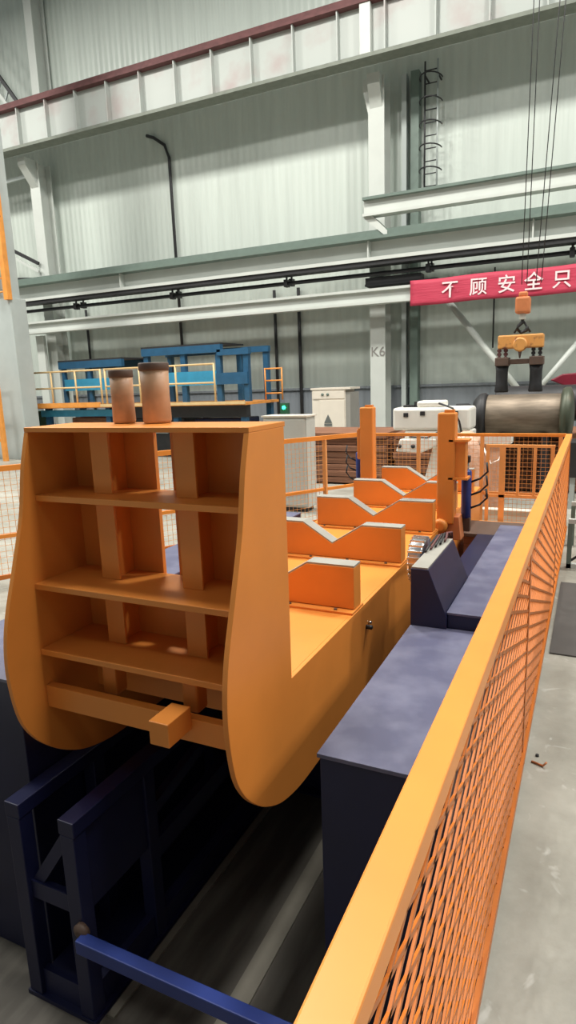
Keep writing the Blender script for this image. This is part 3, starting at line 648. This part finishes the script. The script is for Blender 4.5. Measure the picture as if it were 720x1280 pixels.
MB().box((-0.46, 1.49, -0.8), (-0.40, 1.54, -0.385)).build('foot_post', 'navy', t)
for x, w_ in ((-1.68, 0.035), (-1.22, 0.09)):
    o = MB().box((x-w_/2, 1.6 if x < -1.5 else 1.3, -0.8), (x+w_/2, 3.2, -0.788)).build('floor_streak', 'pitstreak'); tag(o, 'pale flat bar for a light streak on the pit floor, %s' % ('nearest the openwork support' if x < -1.5 else 'wider, nearest the navy base beam'), 'light streak', 'pale bars for light streaks in the pit')  # streaks of reflected light drawn as thin pale bars
# machine end beam
t = thing('end_beam', 'low orange-brown beam across the floor behind the navy base beam', 'beam', (-0.8, 6.4, 0))
MB().box((-1.9, 6.95, 0), (-0.28, 7.1, 0.16)).build('beam_body', 'orangerail', t, 0.004)
MB().box((-1.9, 6.9, 0.16), (-0.28, 7.14, 0.18)).build('beam_cap', 'gate', t)
t = thing('end_box', 'brown wooden block at the far end of the navy base beam', 'block', (-0.75, 5.5, -0.8))
MB().box((-0.95, 5.42, -0.8), (-0.4, 5.9, 0.42)).build('block_body', 'rust', t, 0.006)
MB().box((-0.97, 5.40, 0.42), (-0.38, 5.92, 0.45)).build('lid', 'rollercap', t, 0.003)
o = MB().box((-1.75, 7.78, 0), (-0.3, 7.88, 0.16)).box((-1.75, 7.76, 0.16), (-0.3, 7.90, 0.18)).build('low_kerb', 'cab'); tag(o, 'low cream kerb on the floor behind the back fence', 'kerb')

# ================================================================== FENCES
def expanded(p0, p1, z0, z1, pw, ph, sw, sd):
    """diamond mesh between two ground points"""
    m = MB(); p0 = Vector((*p0, 0)); p1 = Vector((*p1, 0)); L = (p1-p0).length; d = (p1-p0)/L; n = Vector((d.y, -d.x, 0))
    Hh = z1-z0; sl = ph/pw
    k0 = -int(Hh/ph)-1; k1 = int(L/pw)+1
    for sgn in (1, -1):
        for k in range(k0, k1+1):
            # line z = sl*(s - k*pw)  from z=0 to Hh, s along fence
            sa = k*pw; sb = k*pw+Hh/sl
            a = max(sa, 0); b = min(sb, L)
            if b-a < 0.01: continue
            za = sl*(a-sa); zb = sl*(b-sa)
            if sgn < 0: za, zb = Hh-za, Hh-zb
            m.bar(p0+d*a+Vector((0, 0, z0+za)), p0+d*b+Vector((0, 0, z0+zb)), sd, sw)
    return m
def square(p0, p1, z0, z1, pitch, r):
    m = MB(); p0 = Vector((*p0, 0)); p1 = Vector((*p1, 0)); L = (p1-p0).length; d = (p1-p0)/L
    for k in range(1, int(L/pitch)):
        q = p0+d*k*pitch; m.bar(q+Vector((0, 0, z0)), q+Vector((0, 0, z1)), r, r)
    for k in range(1, int((z1-z0)/pitch)):
        z = Vector((0, 0, z0+k*pitch)); m.bar(p0+z, p1+z, r, r)
    return m
# right-hand fence beside the camera
t = thing('safety_fence', 'yellow-orange handrail fence with diamond mesh running along the machine', 'fence', (-0.22, 3.6, 0))
MB().box((-0.25, -0.6, 1.07), (-0.19, 7.42, 1.12)).build('handrail', 'rail', t, 0.004)
MB().box((-0.24, -0.6, 0.08), (-0.19, 7.38, 0.12)).build('bottom_rail', 'mesh', t)
ys = [-0.6, 0.45, 2.75, 5.05, 7.38]
for y in ys: MB().box((-0.245, y-0.02, 0), (-0.200, y+0.02, 1.07)).build('post', 'mesh', t)
for a, b in zip(ys, ys[1:]):
    if b < 0.2: continue
    expanded((-0.205, a+0.02), (-0.205, b-0.02), 0.12, 1.07, 0.18, 0.062, 0.011, 0.005).build('mesh_panel', 'mesh', t)
# back fence
t = thing('safety_fence', 'orange wire mesh fence closing off the far end of the machine', 'fence', (-1.4, 7.45, 0))
MB().box((-2.6, 7.43, 1.085), (-0.25, 7.47, 1.12)).build('handrail', 'rail', t, 0.003)
MB().box((-2.6, 7.44, 0.42), (-0.25, 7.465, 0.455)).build('lower_rail', 'gate', t)
MB().box((-2.6, 7.44, 0.06), (-0.25, 7.465, 0.09)).build('bottom_rail', 'gate', t)
for x in (-2.58, -1.85, -1.12, -0.30): MB().box((x-0.02, 7.43, 0), (x+0.02, 7.47, 1.085)).build('post', 'gate', t)
for a, b in ((-2.56, -1.87), (-1.83, -1.14), (-1.10, -0.32)): square((a, 7.45), (b, 7.45), 0.09, 1.085, 0.047, 0.0032).build('mesh_panel', 'gate', t)
# inner gate
t = thing('barrier_gate', 'small orange barred gate in front of the back fence at right', 'gate', (-0.7, 7.25, 0))
MB().box((-1.04, 7.19, 0.99), (-0.34, 7.23, 1.02)).build('top_rail', 'gate', t)
MB().box((-1.04, 7.19, 0.44), (-0.34, 7.23, 0.47)).build('lower_rail', 'gate', t)
for x, w_ in ((-1.02, 0.035), (-0.865, 0.06), (-0.70, 0.03), (-0.535, 0.03), (-0.36, 0.035)):
    MB().box((x-w_/2, 7.19, 0 if w_ > 0.032 else 0.47), (x+w_/2, 7.23, 0.99)).build('bar', 'gate', t)
# left fence
A = Vector((-5.4, 3.0)); B = Vector((-2.62, 7.44)); d = (B-A).normalized()
t = thing('safety_fence', 'orange mesh fence running at an angle along the left side', 'fence', (-4.0, 5.2, 0))
def rl(z, name, m, w_=0.04, h=0.05): MB().bar((A.x, A.y, z), (B.x, B.y, z), w_, h).build(name, m, t)
rl(1.10, 'handrail', 'rail'); rl(0.48, 'middle_rail', 'rail', 0.03, 0.035); rl(0.10, 'bottom_rail', 'mesh', 0.03, 0.04)
L = (B-A).length; n = 4
for k in range(n):
    q = A+d*(0.03+(L-0.52)*k/(n-1)); MB().box((q.x-0.022, q.y-0.022, 0), (q.x+0.022, q.y+0.022, 1.08)).build('post', 'gate', t)
    if k < n-1:
        r = A+d*(0.03+(L-0.52)*(k+1)/(n-1)); square((q.x, q.y), (r.x, r.y), 0.12, 1.08, 0.055, 0.003).build('mesh_panel', 'gate', t)

# ================================================================== RIGHT SIDE FLOOR ITEMS
o = MB().box((-0.17, 4.14, 0), (1.4, 5.68, 0.01)).build('floor_plate', 'matt'); tag(o, 'dark grey steel plate lying on the floor right of the fence', 'floor plate')
t = thing('steel_trestle', 'white angle steel trestle on the floor at the far right', 'trestle', (0.1, 6.3, 0))
MB().box((-0.15, 6.15, 0.0), (0.9, 6.21, 0.04)).build('foot_rail', 'white', t)
MB().box((-0.15, 6.15, 0.42), (0.9, 6.20, 0.46)).build('top_rail', 'white', t)
MB().box((-0.15, 7.0, 0.42), (0.9, 7.05, 0.46)).build('top_rail', 'white', t)
for x in (-0.13, 0.85):
    for y in (6.17, 7.02): MB().box((x-0.02, y-0.02, 0.0), (x+0.02, y+0.02, 0.42)).build('leg', 'teal', t)
MB().bar((-0.13, 6.17, 0.06), (0.35, 6.17, 0.42), 0.02, 0.02).build('diagonal_brace', 'dark', t)
t = thing('dark_cabinet', 'small dark cabinet standing at the right edge beyond the trestle', 'cabinet', (0.1, 9, 0))
MB().box((-0.26, 8.9, 0.42), (0.5, 9.4, 0.88)).build('body', 'dark', t, 0.01)
for x in (-0.2, 0.44): MB().box((x-0.03, 8.95, 0), (x+0.03, 9.35, 0.42)).build('leg', 'column', t)
t = thing('floor_peg', 'tiny bent metal peg on the concrete by the fence foot', 'peg', (-0.16, 2.85, 0))
MB().tube([(-0.17, 2.86, 0.006), (-0.12, 2.84, 0.006), (-0.105, 2.835, 0.03)], 0.005, 6).build('wire', 'hook', t)
MB().lathe((-0.15, 2.92, 0), (0, 0, 1), [(0.008, 0), (0.008, 0.01)], 8).build('nut', 'dark', t)
